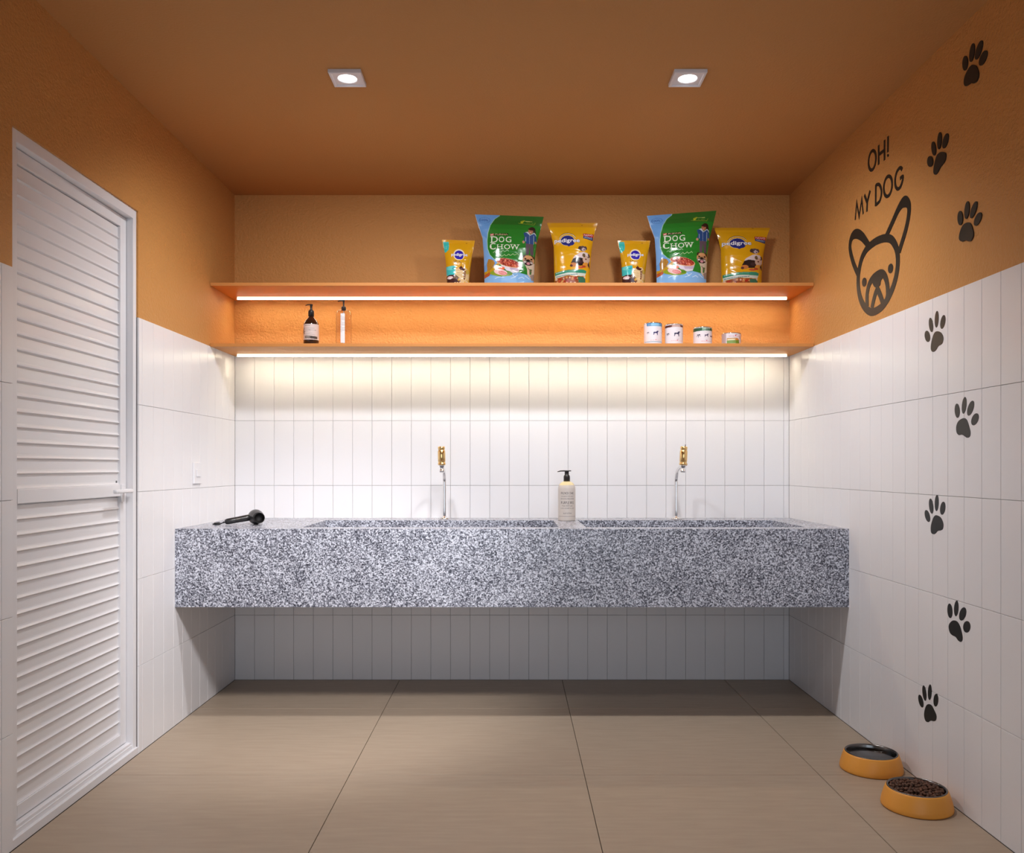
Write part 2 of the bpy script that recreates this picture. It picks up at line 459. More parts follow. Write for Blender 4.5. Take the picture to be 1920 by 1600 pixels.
# ------------------------------------------------------------------ print canvas
_tc = {}
def text_tris(s):
    if s in _tc: return _tc[s]
    cu = bpy.data.curves.new('t', 'FONT'); cu.body = s; cu.resolution_u = 3
    o = bpy.data.objects.new('t', cu); COL.objects.link(o); bpy.context.view_layer.update()
    dg = bpy.context.evaluated_depsgraph_get(); me = bpy.data.meshes.new_from_object(o.evaluated_get(dg))
    me.calc_loop_triangles()
    V = np.array([v.co[:2] for v in me.vertices]); T = np.array([t.vertices[:] for t in me.loop_triangles])
    bpy.data.objects.remove(o); bpy.data.curves.remove(cu); bpy.data.meshes.remove(me)
    mn, mx = V.min(0), V.max(0); V = (V-mn)/(mx-mn)
    _tc[s] = (V, T); return V, T
class Canvas:
    def __init__(s, X, Y, base):
        s.X, s.Y = X, Y; s.C = np.zeros(X.shape+(3,)); s.C[:] = lin(base); s.r = np.random.RandomState(5)
    def put(s, m, c, a=1): s.C[m] = s.C[m]*(1-a)+np.array(lin(c))*a
    def poly(s, P, c, a=1):
        X, Y = s.X, s.Y; ins = np.zeros(X.shape, bool); n = len(P)
        for i in range(n):
            x0, y0 = P[i]; x1, y1 = P[(i+1) % n]
            if y0 == y1: continue
            k = ((y0 > Y) != (y1 > Y)) & (X < (x1-x0)*(Y-y0)/(y1-y0)+x0); ins ^= k
        s.put(ins, c, a)
    def ell(s, cx, cy, rx, ry, c, ang=0, a=1):
        t = math.radians(ang); dx, dy = s.X-cx, s.Y-cy
        u = dx*math.cos(t)+dy*math.sin(t); v = -dx*math.sin(t)+dy*math.cos(t)
        s.put((u/rx)**2+(v/ry)**2 < 1, c, a)
    def ring(s, cx, cy, rx, ry, w, c):
        d = np.sqrt(((s.X-cx)/rx)**2+((s.Y-cy)/ry)**2); s.put(abs(d-1) < w, c)
    def line(s, P, w, c, a=1):
        for (x0, y0), (x1, y1) in zip(P, P[1:]):
            L2 = (x1-x0)**2+(y1-y0)**2+1e-9
            t = np.clip(((s.X-x0)*(x1-x0)+(s.Y-y0)*(y1-y0))/L2, 0, 1)
            s.put((s.X-x0-t*(x1-x0))**2+(s.Y-y0-t*(y1-y0))**2 < (w/2)**2, c, a)
    def text(s, st, x0, x1, y0, y1, c, slope=0, grow=0):
        V, T = text_tris(st)
        P = np.stack([x0+V[:, 0]*(x1-x0), y1-V[:, 1]*(y1-y0)], 1); P[:, 1] += (P[:, 0]-x0)*slope
        b = (s.X > P[:, 0].min()-5) & (s.X < P[:, 0].max()+5) & (s.Y > P[:, 1].min()-5) & (s.Y < P[:, 1].max()+5)
        idx = np.where(b); X, Y = s.X[idx], s.Y[idx]; m = np.zeros(X.shape, bool)
        offs = [(0, 0)] if not grow else [(grow*math.cos(a), grow*math.sin(a)) for a in np.arange(0, 6.28, .785)]
        for t in T:
            A, B, C = P[t]
            for ox, oy in offs:
                xx, yy = X-ox, Y-oy
                d1 = (xx-B[0])*(A[1]-B[1])-(A[0]-B[0])*(yy-B[1])
                d2 = (xx-C[0])*(B[1]-C[1])-(B[0]-C[0])*(yy-C[1])
                d3 = (xx-A[0])*(C[1]-A[1])-(C[0]-A[0])*(yy-A[1])
                m |= ~(((d1 < 0) | (d2 < 0) | (d3 < 0)) & ((d1 > 0) | (d2 > 0) | (d3 > 0)))
        k = tuple(q[m] for q in idx); s.C[k] = lin(c)
    def blobs(s, n, x0, x1, y0, y1, r, cols, inside=None):
        for k in range(n):
            cx, cy = s.r.uniform(x0, x1), s.r.uniform(y0, y1)
            if inside and not inside(cx, cy): continue
            s.ell(cx, cy, r*s.r.uniform(.6, 1.3), r*s.r.uniform(.5, 1), cols[s.r.randint(len(cols))], s.r.uniform(0, 180))
def grid_mesh(name, P, C=None, closed=False, flip=False):
    """P (rows, cols, 3) -> quad mesh with a colour attribute"""
    R, K = P.shape[:2]; idx = np.arange(R*K).reshape(R, K)
    nx = np.roll(idx, -1, 1) if closed else idx[:, 1:]
    cur = idx if closed else idx[:, :-1]
    F = np.stack([cur[:-1], nx[:-1], nx[1:], cur[1:]], -1).reshape(-1, 4)
    if flip: F = F[:, ::-1]
    me = bpy.data.meshes.new(name); me.vertices.add(R*K); me.vertices.foreach_set('co', P.reshape(-1).astype(np.float32))
    me.loops.add(F.size); me.loops.foreach_set('vertex_index', F.reshape(-1).astype(np.int32))
    me.polygons.add(len(F)); me.polygons.foreach_set('loop_start', (np.arange(len(F))*4).astype(np.int32))
    me.update(calc_edges=True); me.validate()
    if C is not None:
        a = me.color_attributes.new('print', 'FLOAT_COLOR', 'POINT')
        q = np.ones((R*K, 4), np.float32); q[:, :3] = C.reshape(-1, 3); a.data.foreach_set('color', q.reshape(-1))
    me.shade_smooth(); return me

# ------------------------------------------------------------------ pet food bags
def interp(P, y): return np.interp(y, [p[1] for p in P], [p[0] for p in P])
def bag(label, px0, scale, L, R, dyT, dyB, base, paint, ppm=384., sx=1, sz=1, shear=0, depth=.040, yc=4.16, seed=0, cell=.5, xoff=None):
    """design coordinates are (dx, dy): dx/scale photo pixels right of px0, dy downward; bag floor at dyB"""
    NR = int((dyB-dyT)/scale/cell); NC = int((R[0][0]-L[0][0])/scale/cell)
    v = np.linspace(1, 0, NR)[:, None]; dy = dyB+(dyT-dyB)*v; u = np.linspace(0, 1, NC)[None, :]
    lx, rx = interp(L, dy), interp(R, dy); dx = lx+(rx-lx)*u; DY = dy+0*u
    cv = Canvas(dx, DY, base); paint(cv)
    cxd = (L[-1][0]+R[-1][0])/2
    Xc = (px0+cxd/scale-960.5)*yc/1600 if xoff is None else xoff
    X = (dx-cxd)/scale/ppm*sx; Z = (dyB-DY)/scale/ppm*sz
    Z = Z + X*shear*v
    Z -= Z.min()
    uu = 2*u-1
    prof = np.clip(1-np.abs(uu)**2.4, 0, 1)**.75
    vp = np.interp(v, [0, .06, .25, .55, .80, .93, 1], [.62, .82, 1, .92, .50, .10, .02])
    r = np.random.RandomState(seed); wr = np.zeros_like(X)
    for k in range(11):
        a = r.uniform(-1.0, 1.0); f = r.uniform(14, 60); ph = r.uniform(0, 6.3)
        wr += np.sin((X*math.cos(a*1.6)+Z*math.sin(a*1.6))*f + ph + 1.6*np.sin(Z*17+X*11+k))*.6/(f/14)
    for k in range(7):   # sharp creases running in from the seals
        x0, z0, an, ln = r.uniform(-.07, .07), r.uniform(.02, .2), r.uniform(-.5, .6), r.uniform(.03, .08)
        s1 = (X-x0)*math.cos(an)+(Z-z0)*math.sin(an); s2 = -(X-x0)*math.sin(an)+(Z-z0)*math.cos(an)
        wr += 1.0*np.exp(-(s1/ln)**2)*np.exp(-np.abs(s2)/.004)
    T = depth*prof*vp + wr*.0016*prof*np.clip(1.25-v*.9, 0, 1)
    T = np.maximum(T, .0008*np.ones_like(T))
    t = thing('pet_food_bag', (Xc, yc, 1.9466), label, 'food bag', 'pet food bags on the upper shelf')
    me = grid_mesh('front_film', np.stack([X, -T, Z], -1), cv.C, flip=True); link('front_film', me, M['printgloss'], t)
    s = 6; Xb, Zb, Tb, Cb = X[::s, ::s], Z[::s, ::s], T[::s, ::s], cv.C[::s, ::s]*0+np.array(lin(base))
    Xb = np.concatenate([Xb, X[-1:, ::s]]); Zb = np.concatenate([Zb, Z[-1:, ::s]]); Tb = np.concatenate([Tb, T[-1:, ::s]]); Cb = np.concatenate([Cb, Cb[-1:]])
    Xb = np.concatenate([Xb, np.concatenate([X[::s, -1:], X[-1:, -1:]])], 1); Zb = np.concatenate([Zb, np.concatenate([Z[::s, -1:], Z[-1:, -1:]])], 1)
    Tb = np.concatenate([Tb, np.concatenate([T[::s, -1:], T[-1:, -1:]])], 1); Cb = np.concatenate([Cb, Cb[:, -1:]], 1)
    me = grid_mesh('back_film', np.stack([Xb, Tb*.7, Zb], -1), Cb); link('back_film', me, M['printgloss'], t)
    # flat bottom closing front and back film
    xs, zs, ta = X[-1, ::s], Z[-1, ::s], T[-1, ::s]
    bt = np.stack([np.stack([xs, -ta, zs], -1), np.stack([xs, ta*.7, zs], -1)])
    me = grid_mesh('bottom_fold', bt, np.zeros((2, len(xs), 3))+np.array(lin(base)), flip=True); link('bottom_fold', me, M['printgloss'], t)
    return t

def paint_green(c):
    c.poly([(0, 0), (2000, 0), (2000, 330), (0, 330)], (38, 104, 36))
    blue = [(0, 0), (700, 0), (640, 140), (540, 210), (450, 350), (398, 520), (382, 700), (392, 860), (440, 990), (520, 1080), (600, 1130), (600, 1700), (0, 1700)]
    c.poly([(x+14, y) for x, y in blue], (160, 205, 180)); c.poly(blue, (104, 158, 218))
    c.poly([(0, 330), (385, 640), (380, 760), (400, 930), (480, 1060), (300, 1250), (0, 1250)], (122, 172, 226))
    c.poly([(0, 1445), (500, 1440), (700, 1465), (930, 1400), (1060, 1380), (1260, 1420), (1500, 1440), (1500, 1700), (0, 1700)], (128, 178, 226))
    # wheat and corn
    c.poly([(390, 1400), (385, 1180), (415, 1080), (470, 1090), (520, 1110), (560, 1180), (470, 1330)], (158, 108, 40))
    for k in range(6): c.line([(400+k*26, 1350-k*20), (420+k*24, 1090+k*8)], 7, (196, 150, 66))
    c.poly([(330, 1340), (440, 1330), (620, 1170), (660, 1200), (600, 1290), (420, 1410), (330, 1440)], (190, 146, 26))
    c.blobs(40, 380, 620, 1190, 1400, 9, [(214, 176, 40), (150, 110, 20)], lambda x, y: abs((y-1390)+(x-360)*.75) < 45)
    c.poly([(330, 1400), (420, 1370), (520, 1340), (430, 1440), (330, 1480)], (176, 84, 40))
    # bowl of food
    c.poly([(600, 1130), (1108, 1235), (1060, 1370), (940, 1392), (800, 1335), (700, 1240)], (220, 214, 226))
    c.poly([(860, 1280), (1100, 1260), (1060, 1340), (900, 1330)], (190, 168, 190))
    c.ell(848, 1178, 268, 86, (224, 170, 120), 13); c.ell(848, 1172, 252, 76, (168, 62, 44), 13)
    def ins(x, y):
        t = math.radians(13); dx, dy = x-848, y-1172; u = dx*math.cos(t)+dy*math.sin(t); v = -dx*math.sin(t)+dy*math.cos(t)
        return (u/240)**2+(v/68)**2 < 1
    c.blobs(190, 600, 1100, 1090, 1270, 17, [(204, 96, 70), (150, 44, 34), (120, 34, 30), (222, 132, 104), (176, 70, 60)], ins)
    # vegetables and meat
    c.ell(690, 1395, 240, 62, (138, 158, 40), 4); c.ell(840, 1385, 80, 38, (92, 138, 34), 10)
    c.ell(700, 1288, 68, 34, (226, 96, 40), 6); c.ell(580, 1270, 50, 40, (240, 224, 200), 20); c.ell(585, 1330, 38, 22, (244, 236, 220))
    c.ell(680, 1372, 142, 60, (238, 196, 196), 12); c.ell(720, 1392, 96, 36, (220, 110, 110), 14)
    for k in range(5): c.line([(600+k*36, 1345+k*8), (650+k*34, 1400+k*5)], 6, (250, 228, 224))
    for P in ([(560, 1500), (640, 1470), (760, 1480)], [(930, 1420), (975, 1470), (1040, 1430)], [(1060, 1500), (1130, 1470), (1180, 1500)], [(900, 1500), (1000, 1470)], [(1200, 1440), (1290, 1500)]):
        c.line(P, 10, (214, 232, 246))
    # child in a blue jacket
    c.ell(1352, 430, 68, 64, (38, 26, 22)); c.ell(1402, 470, 24, 54, (38, 26, 22), -15)
    c.ell(1318, 462, 50, 60, (170, 106, 76)); c.ell(1322, 420, 58, 24, (52, 34, 28), 10); c.ell(1310, 490, 18, 6, (225, 190, 180))
    c.poly([(1210, 490), (1262, 478), (1310, 545), (1392, 490), (1425, 520), (1440, 560), (1410, 580), (1220, 560)], (196, 206, 214))
    c.poly([(1165, 505), (1230, 498), (1305, 560), (1390, 505), (1430, 550), (1448, 690), (1405, 690), (1385, 640), (1375, 760), (1215, 760), (1215, 650), (1185, 720), (1150, 705), (1192, 610)], (34, 72, 128))
    c.line([(1290, 560), (1292, 750)], 7, (150, 170, 190)); c.line([(1215, 600), (1212, 690)], 9, (190, 206, 220)); c.line([(1385, 560), (1380, 740)], 9, (176, 196, 206))
    c.ell(1165, 712, 26, 30, (190, 140, 110)); c.ell(1425, 700, 20, 24, (170, 120, 92))
    c.poly([(1212, 745), (1375, 745), (1378, 985), (1312, 985), (1294, 800), (1276, 985), (1212, 985)], (92, 76, 88))
    # pug
    c.poly([(1185, 1180), (1400, 1150), (1402, 1300), (1392, 1480), (1300, 1470), (1245, 1400), (1240, 1290)], (206, 190, 168))
    c.poly([(1290, 1290), (1345, 1290), (1330, 1400), (1290, 1400)], (70, 110, 60)); c.line([(1260, 1270), (1320, 1340), (1340, 1300)], 14, (120, 96, 80))
    c.poly([(1300, 1420), (1390, 1380), (1390, 1520), (1330, 1520)], (150, 130, 120))
    c.ell(1272, 1100, 126, 108, (190, 140, 96)); c.poly([(1145, 1040), (1165, 990), (1220, 985), (1180, 1050)], (60, 38, 30)); c.poly([(1320, 985), (1400, 1010), (1402, 1080), (1360, 1040)], (60, 38, 30))
    c.ell(1272, 1030, 86, 26, (206, 152, 104)); c.ell(1262, 1150, 108, 62, (120, 104, 98)); c.ell(1262, 1108, 40, 26, (26, 22, 22))
    c.ell(1205, 1075, 22, 16, (24, 18, 16)); c.ell(1335, 1072, 22, 16, (24, 18, 16)); c.ell(1262, 1180, 78, 34, (36, 24, 26)); c.ell(1264, 1172, 36, 26, (206, 140, 150))
    c.ell(1196, 1140, 26, 14, (222, 214, 208), 10); c.ell(1335, 1150, 30, 18, (196, 186, 178))
    # words
    c.poly([(538, 540), (838, 536), (838, 582), (545, 582)], (14, 14, 12)); c.text('PURINA', 562, 830, 543, 576, (214, 206, 150))
    c.poly([(455, 545), (525, 535), (535, 575), (462, 590)], (196, 40, 52)); c.line([(465, 552), (520, 582)], 8, (244, 230, 230)); c.line([(465, 582), (520, 546)], 8, (244, 230, 230))
    W = (226, 232, 214)
    c.text('D', 476, 618, 600, 736, W); c.line([(462, 606), (530, 604)], 12, W); c.line([(462, 732), (530, 732)], 12, W)
    c.line([(490, 606), (490, 730)], 24, W)
    c.text('O', 640, 756, 608, 734, W); c.text('G', 786, 905, 608, 734, W)
    c.text('C', 446, 570, 748, 886, W); c.line([(468, 800), (470, 850)], 26, W)
    c.text('H', 606, 716, 782, 884, W); c.line([(596, 786), (646, 786)], 10, W); c.line([(684, 786), (736, 786)], 10, W); c.line([(596, 880), (646, 880)], 10, W); c.line([(684, 880), (736, 880)], 10, W)
    c.text('O', 752, 880, 782, 888, W); c.text('W', 888, 1068, 776, 890, W)
    c.line([(880, 780), (950, 780)], 9, W); c.line([(1020, 780), (1082, 780)], 9, W)
    # script lines
    for (x0, y0, n, cc) in ((520, 955, 12, (200, 226, 190)), (640, 1035, 15, (206, 230, 176))):
        P = [(x0+k*30, y0-k*3+(-24 if k % 3 == 1 else (10 if k % 3 == 2 else 0))) for k in range(n)]
        c.line(P, 6, cc)
    c.ring(335, 240, 115, 62, .035, (52, 92, 170)); c.text('100%', 235, 410, 215, 262, (36, 70, 150))
    c.poly([(1095, 290), (1115, 235), (1180, 215), (1150, 290)], (150, 160, 34)); c.line([(1110, 250), (1130, 275), (1190, 225)], 9, (206, 210, 60))
    c.line([(1200, 236), (1350, 240)], 8, (206, 214, 120)); c.line([(1060, 288), (1390, 316), (1420, 262)], 6, (150, 170, 50)); c.line([(1210, 272), (1370, 280)], 4, (140, 170, 60))
    c.line([(125, 118), (290, 620)], 10, (200, 190, 190)); c.line([(1600, 165), (1500, 560)], 12, (206, 220, 176))
LG = [(125, 120), (200, 370), (290, 620), (318, 1000), (330, 1520), (332, 1715)]
RG = [(1600, 120), (1530, 400), (1450, 700), (1412, 1000), (1385, 1520), (1380, 1715)]

def paint_yellow(c):
    c.poly([(0, 0), (2000, 0), (2000, 230), (0, 230)], (206, 148, 22))
    for k in range(5): c.line([(90, 140+k*16), (1290, 140+k*16)], 2, (190, 132, 16))
    c.ell(915, 182, 20, 9, (150, 100, 14))
    P = [(370, 520), (420, 450), (500, 405), (600, 400), (690, 430), (750, 500)]; c.line([(x, y-18) for x, y in P], 14, (140, 98, 20)); c.line(P, 14, (214, 206, 170))
    c.ell(560, 572, 170, 132, (214, 206, 180)); c.ell(562, 574, 160, 124, (34, 44, 122))
    c.poly([(420, 640), (700, 620), (735, 640), (690, 690), (640, 700), (590, 725), (560, 700), (470, 680)], (34, 44, 122))
    c.text('pedigree', 258, 850, 522, 640, (58, 62, 120), grow=9); c.text('pedigree', 258, 850, 522, 640, (240, 240, 244), grow=2.5)
    c.poly([(935, 393), (1195, 402), (1180, 482), (935, 458)], (178, 30, 36)); c.poly([(935, 458), (1182, 482), (1170, 562), (940, 512)], (32, 60, 112))
    c.text('NOVO', 958, 1168, 408, 450, (250, 244, 240), slope=.03)
    c.line([(965, 474), (1155, 492)], 9, (170, 186, 210)); c.line([(960, 494), (1150, 518)], 9, (170, 186, 210))
    # three puppies
    c.poly([(860, 870), (940, 850), (1040, 870), (1100, 950), (1090, 1060), (1000, 1080), (880, 1040), (690, 1010), (720, 960)], (222, 206, 206))
    c.ell(925, 770, 88, 66, (92, 76, 82)); c.ell(850, 760, 34, 50, (70, 56, 54), 20); c.ell(1000, 752, 26, 44, (80, 64, 66), -20); c.ell(945, 790, 48, 44, (200, 180, 184)); c.ell(960, 800, 16, 12, (40, 24, 26)); c.ell(905, 760, 10, 10, (20, 16, 16)); c.ell(968, 755, 10, 10, (20, 16, 16))
    c.poly([(640, 1120), (690, 1020), (780, 985), (930, 1000), (960, 1080), (920, 1180), (780, 1190), (700, 1150)], (34, 24, 28))
    c.ell(700, 1165, 78, 52, (196, 120, 60)); c.ell(650, 1190, 34, 30, (90, 52, 50)); c.ell(880, 1090, 60, 40, (60, 40, 44))
    c.ell(1010, 1030, 88, 96, (206, 176, 156)); c.ell(950, 930, 36, 44, (110, 92, 60)); c.ell(1055, 970, 14, 14, (40, 26, 26)); c.ell(1000, 1020, 20, 16, (90, 30, 24)); c.ell(970, 960, 12, 12, (44, 30, 30)); c.ell(1078, 930, 22, 46, (88, 60, 50), -20)
    c.ell(1010, 1160, 90, 62, (214, 146, 56)); c.poly([(1080, 1060), (1098, 1240), (1040, 1150)], (54, 34, 40)); c.ell(860, 1225, 80, 26, (196, 90, 62)); c.ell(950, 1200, 50, 26, (180, 70, 40))
    # bands
    c.poly([(268, 1330), (560, 1290), (950, 1275), (1012, 1300), (1000, 1362), (560, 1352), (270, 1402)], (46, 142, 112))
    c.poly([(270, 1402), (560, 1352), (1000, 1362), (975, 1432), (560, 1418), (280, 1472)], (206, 216, 206))
    c.line([(300, 1350), (470, 1325)], 16, (190, 216, 200)); c.line([(520, 1318), (780, 1306)], 14, (110, 176, 150))
    for k in range(12): c.line([(305+k*42, 1436-k*4), (328+k*42, 1432-k*4)], 18, (96, 130, 130))
    c.poly([(270, 1480), (560, 1425), (960, 1440), (990, 1500), (990, 1760), (260, 1760)], (150, 76, 36))
    c.blobs(110, 270, 980, 1440, 1740, 24, [(196, 120, 60), (170, 40, 26), (224, 190, 160), (120, 60, 30), (206, 150, 90)], lambda x, y: y > 1490-(x-270)*.1)
    c.poly([(800, 1450), (940, 1440), (985, 1500), (985, 1600), (830, 1600)], (52, 110, 86))
LY = [(80, 120), (180, 400), (240, 700), (250, 1200), (260, 1520), (262, 1730)]
RY = [(1295, 120), (1200, 420), (1142, 800), (1112, 1200), (1100, 1520), (1098, 1730)]

def paint_small(c):
    c.poly([(0, 0), (1400, 0), (1400, 330), (0, 330)], (216, 156, 18))
    c.ell(930, 300, 26, 14, (160, 106, 14))
    c.poly([(185, 262), (365, 262), (388, 400), (370, 530), (275, 610), (240, 600)], (52, 184, 176)); c.text('12', 245, 315, 405, 480, (150, 210, 206))
    c.ell(700, 690, 176, 182, (240, 226, 190)); c.ell(700, 698, 146, 146, (40, 30, 168)); c.poly([(600, 780), (840, 780), (800, 830), (740, 850), (690, 820)], (40, 30, 168))
    c.text('pedigree', 462, 962, 640, 752, (130, 128, 160), grow=7); c.text('pedigree', 462, 962, 640, 752, (238, 238, 246), grow=2)
    c.text('V', 530, 618, 868, 975, (44, 22, 14)); c.text('ITAL', 615, 790, 888, 950, (84, 48, 20))
    c.poly([(280, 1065), (600, 1035), (610, 1200), (590, 1345), (290, 1345)], (62, 190, 190)); c.ell(430, 1120, 120, 60, (110, 212, 206)); c.ell(540, 1130, 60, 30, (40, 160, 180))
    c.poly([(600, 1150), (700, 1110), (900, 1090), (1010, 1200), (1010, 1400), (960, 1700), (600, 1700), (560, 1400)], (222, 192, 142))
    c.poly([(700, 1120), (770, 1045), (820, 1110), (900, 1130), (860, 1200), (760, 1180)], (76, 34, 34)); c.ell(960, 1230, 56, 70, (198, 166, 70)); c.poly([(840, 1200), (920, 1180), (900, 1480), (850, 1480)], (112, 58, 40))
    for k in range(5): c.line([(610, 1240+k*52), (760, 1230+k*50), (900, 1190+k*50)], 12, (246, 226, 180))
    for k in range(4): c.line([(640, 1270+k*52), (800, 1250+k*50)], 9, (160, 124, 66))
    c.poly([(290, 1370), (400, 1330), (600, 1330), (700, 1420), (720, 1700), (290, 1700)], (64, 34, 34)); c.ell(420, 1415, 96, 46, (236, 206, 206)); c.ell(420, 1440, 50, 26, (244, 232, 232))
    for k in range(5): c.line([(540+k*44, 1440), (580+k*30, 1370+k*14)], 12, (206, 176, 140))
    c.blobs(26, 560, 990, 1440, 1690, 26, [(214, 168, 60), (120, 70, 44), (236, 210, 160)])
LS = [(150, 200), (240, 600), (285, 1000), (310, 1490), (312, 1775)]
RS = [(1195, 200), (1100, 700), (1050, 1100), (1010, 1490), (1008, 1775)]

bag('small yellow dog food bag with round blue logo, leftmost bag on the upper shelf', 820, 16.84, LS, RS, 200, 1775, (214, 158, 20), paint_small, depth=.030, shear=-.03, seed=3, cell=.4)
bag('large green and blue dog food bag between the two yellow bags at left', 880, 11.43, LG, RG, 120, 1715, (34, 122, 38), paint_green, shear=-.035, depth=.046, seed=1)
bag('narrow yellow dog food bag with puppies, just left of the gap in mid shelf', 1020, 12.8, LY, RY, 120, 1730, (222, 164, 18), paint_yellow, depth=.042, seed=8)
bag('small yellow dog food bag with round blue logo, left of the tilted green bag', 1149, 16.84, LS, RS, 215, 1775, (214, 158, 20), paint_small, depth=.030, seed=12, shear=.0, cell=.4)
bag('large green and blue dog food bag with raised right corner, fifth bag from left', 1203, 11.43, LG, RG, 110, 1715, (34, 122, 38), paint_green, shear=.075, depth=.046, seed=21, yc=4.13)
bag('wide yellow dog food bag with puppies, rightmost on the upper shelf', 1336, 12.8, LY, RY, 168, 1730, (222, 164, 18), paint_yellow, sx=1.15, depth=.044, seed=33, yc=4.21, xoff=(1391-960.5)*4.21/1600)

# ------------------------------------------------------------------ cans
def can(x0p, x1p, hgt, label, paint, bandc, zoom, prof_bottom=None):
    ox, oy, sc = zoom; yc = 4.062; ppm = 1600/yc
    r = (x1p-x0p)/2/ppm; X = ((x0p+x1p)/2-960.5)/ppm; z0 = 1.6625
    t = thing('food_can', (X, yc, z0), label, 'can', 'pet food cans on the lower shelf')
    NR = int(hgt*ppm/.35); th = np.linspace(-math.pi, 0, 160)[None, :]; z = np.linspace(.003, hgt-.004, NR)[:, None]
    PX = r*np.cos(th)+0*z; PY = r*np.sin(th)+0*z; PZ = z+0*th
    base_px = 876-(z0-CH)*ppm
    DX = ((X+PX)*ppm+960.5-ox)*sc; DYd = (base_px-PZ*ppm-oy)*sc
    cv = Canvas(DX, DYd, (226, 218, 222)); paint(cv)
    me = grid_mesh('paper_label', np.stack([PX, PY, PZ], -1), cv.C); link('paper_label', me, M['printpaper'], t)
    bm = bmesh.new(); q = r-.0006
    lathe(bm, [(0, .002), (r-.003, .002), (r-.001, 0), (r+.0004, .001), (r+.0003, .003), (q, .004), (q, hgt-.005), (r+.0006, hgt-.0035), (r+.0006, hgt-.0005), (r-.001, hgt), (r-.003, hgt-.002), (0, hgt-.002)], 48)
    bmobj('tin_body', bm, M['tin'], t)
def dogshape(c, x, y, s, col=(40, 36, 92), big=True):
    if big:
        P = [(0, .35), (.08, .2), (.5, .2), (.62, .02), (.75, -.08), (.95, 0), (1, .06), (.85, .16), (.8, .3), (.78, .55), (.8, .95), (.68, .95), (.64, .6), (.55, .5), (.25, .48), (.15, .62), (.1, .9), (-.02, .95), (.02, .6)]
        c.poly([(x+a*s, y+b*s*.75) for a, b in P], col)
    else:
        c.ell(x+.2*s, y, .13*s, .10*s, col); c.ell(x+.45*s, y-.02*s, .13*s, .12*s, col); c.line([(x, y+.25*s), (x+.65*s, y+.22*s)], .05*s, col); c.line([(x+.3*s, y+.1*s), (x+.3*s, y+.45*s)], .06*s, col)
def redname(c, x0, x1, y, h):
    m = x0+(x1-x0)*.46
    c.text('ROYAL', x0, m, y, y+h, (196, 40, 56)); c.text('CANIN', x0+(x1-x0)*.60, x1, y, y+h, (196, 40, 56)); c.ell(x0+(x1-x0)*.53, y-h*.1, (x1-x0)*.05, h*.7, (222, 70, 86))
def pc1(c):
    c.poly([(215, 250), (790, 262), (790, 362), (222, 362)], (66, 128, 176)); c.poly([(360, 262), (640, 262), (640, 350), (360, 350)], (120, 184, 220)); c.line([(260, 318), (700, 318)], 12, (190, 220, 236))
    c.line([(340, 385), (780, 385)], 14, (196, 224, 232)); dogshape(c, 440, 545, 200); dogshape(c, 215, 590, 130, (40, 34, 60), False)
    c.line([(700, 590), (790, 590)], 7, (120, 100, 140)); redname(c, 345, 690, 858, 24); c.line([(170, 926), (800, 926)], 22, (70, 140, 170))
def pc2(c):
    c.poly([(900, 340), (1240, 312), (1560, 325), (1560, 395), (1240, 395), (900, 418)], (84, 34, 26)); c.poly([(1100, 330), (1240, 315), (1380, 318), (1440, 392), (1100, 405)], (176, 140, 130))
    for k in range(3): c.line([(1130, 345+k*22), (1400, 338+k*22)], 7, (226, 200, 190))
    dogshape(c, 1180, 570, 230, (40, 36, 72)); dogshape(c, 930, 635, 150, (30, 26, 40), False); c.line([(1480, 622), (1545, 622)], 8, (120, 90, 110)); redname(c, 1085, 1475, 878, 24)
    c.line([(1290, 842), (1340, 842)], 8, (120, 100, 110))
def pc3(c):
    c.poly([(170, 395), (480, 385), (800, 392), (800, 485), (480, 485), (170, 500)], (34, 80, 52)); c.poly([(400, 388), (520, 384), (520, 480), (400, 480)], (110, 150, 120))
    c.text('OBESITY', 425, 668, 402, 436, (224, 234, 222)); c.line([(430, 462), (660, 462)], 10, (170, 196, 176))
    dogshape(c, 490, 590, 140, (36, 32, 72)); dogshape(c, 245, 620, 180, (36, 30, 60), False); c.poly([(680, 640), (770, 640), (770, 682), (680, 682)], (60, 50, 80)); c.line([(690, 615), (770, 615)], 8, (110, 90, 130))
    redname(c, 365, 715, 812, 26); c.line([(515, 776), (580, 776)], 8, (110, 100, 110))
def pc4(c):
    c.poly([(1090, 500), (1200, 560), (1200, 900), (1090, 900)], (186, 166, 164)); redname(c, 1275, 1680, 648, 36); c.line([(1480, 612), (1550, 612)], 9, (110, 100, 120))
    c.poly([(1215, 720), (1540, 715), (1600, 760), (1620, 900), (1215, 900)], (196, 160, 110)); c.poly([(1235, 765), (1470, 755), (1470, 792), (1235, 795)], (240, 226, 190))
    c.poly([(1215, 800), (1490, 792), (1490, 900), (1215, 900)], (128, 156, 84)); c.ell(1545, 780, 60, 50, (206, 128, 60)); c.poly([(1490, 800), (1610, 780), (1620, 900), (1490, 900)], (104, 134, 40)); c.poly([(1620, 705), (1670, 705), (1650, 735)], (60, 60, 110))
can(1207.8, 1241.4, .1045, 'tallest white pet food can with a pale blue band, leftmost of the four', pc1, None, (1200, 595, 19.2))
can(1247.2, 1280.8, .0985, 'white pet food can with a dark brown band, second from left', pc2, None, (1200, 595, 19.2))
can(1300.3, 1335.3, .0840, 'white pet food can with a dark green band', pc3, None, (1290, 595, 17.45))
can(1353.5, 1389.2, .0560, 'short flat pet food can with a green and orange label, rightmost', pc4, None, (1290, 595, 17.45))

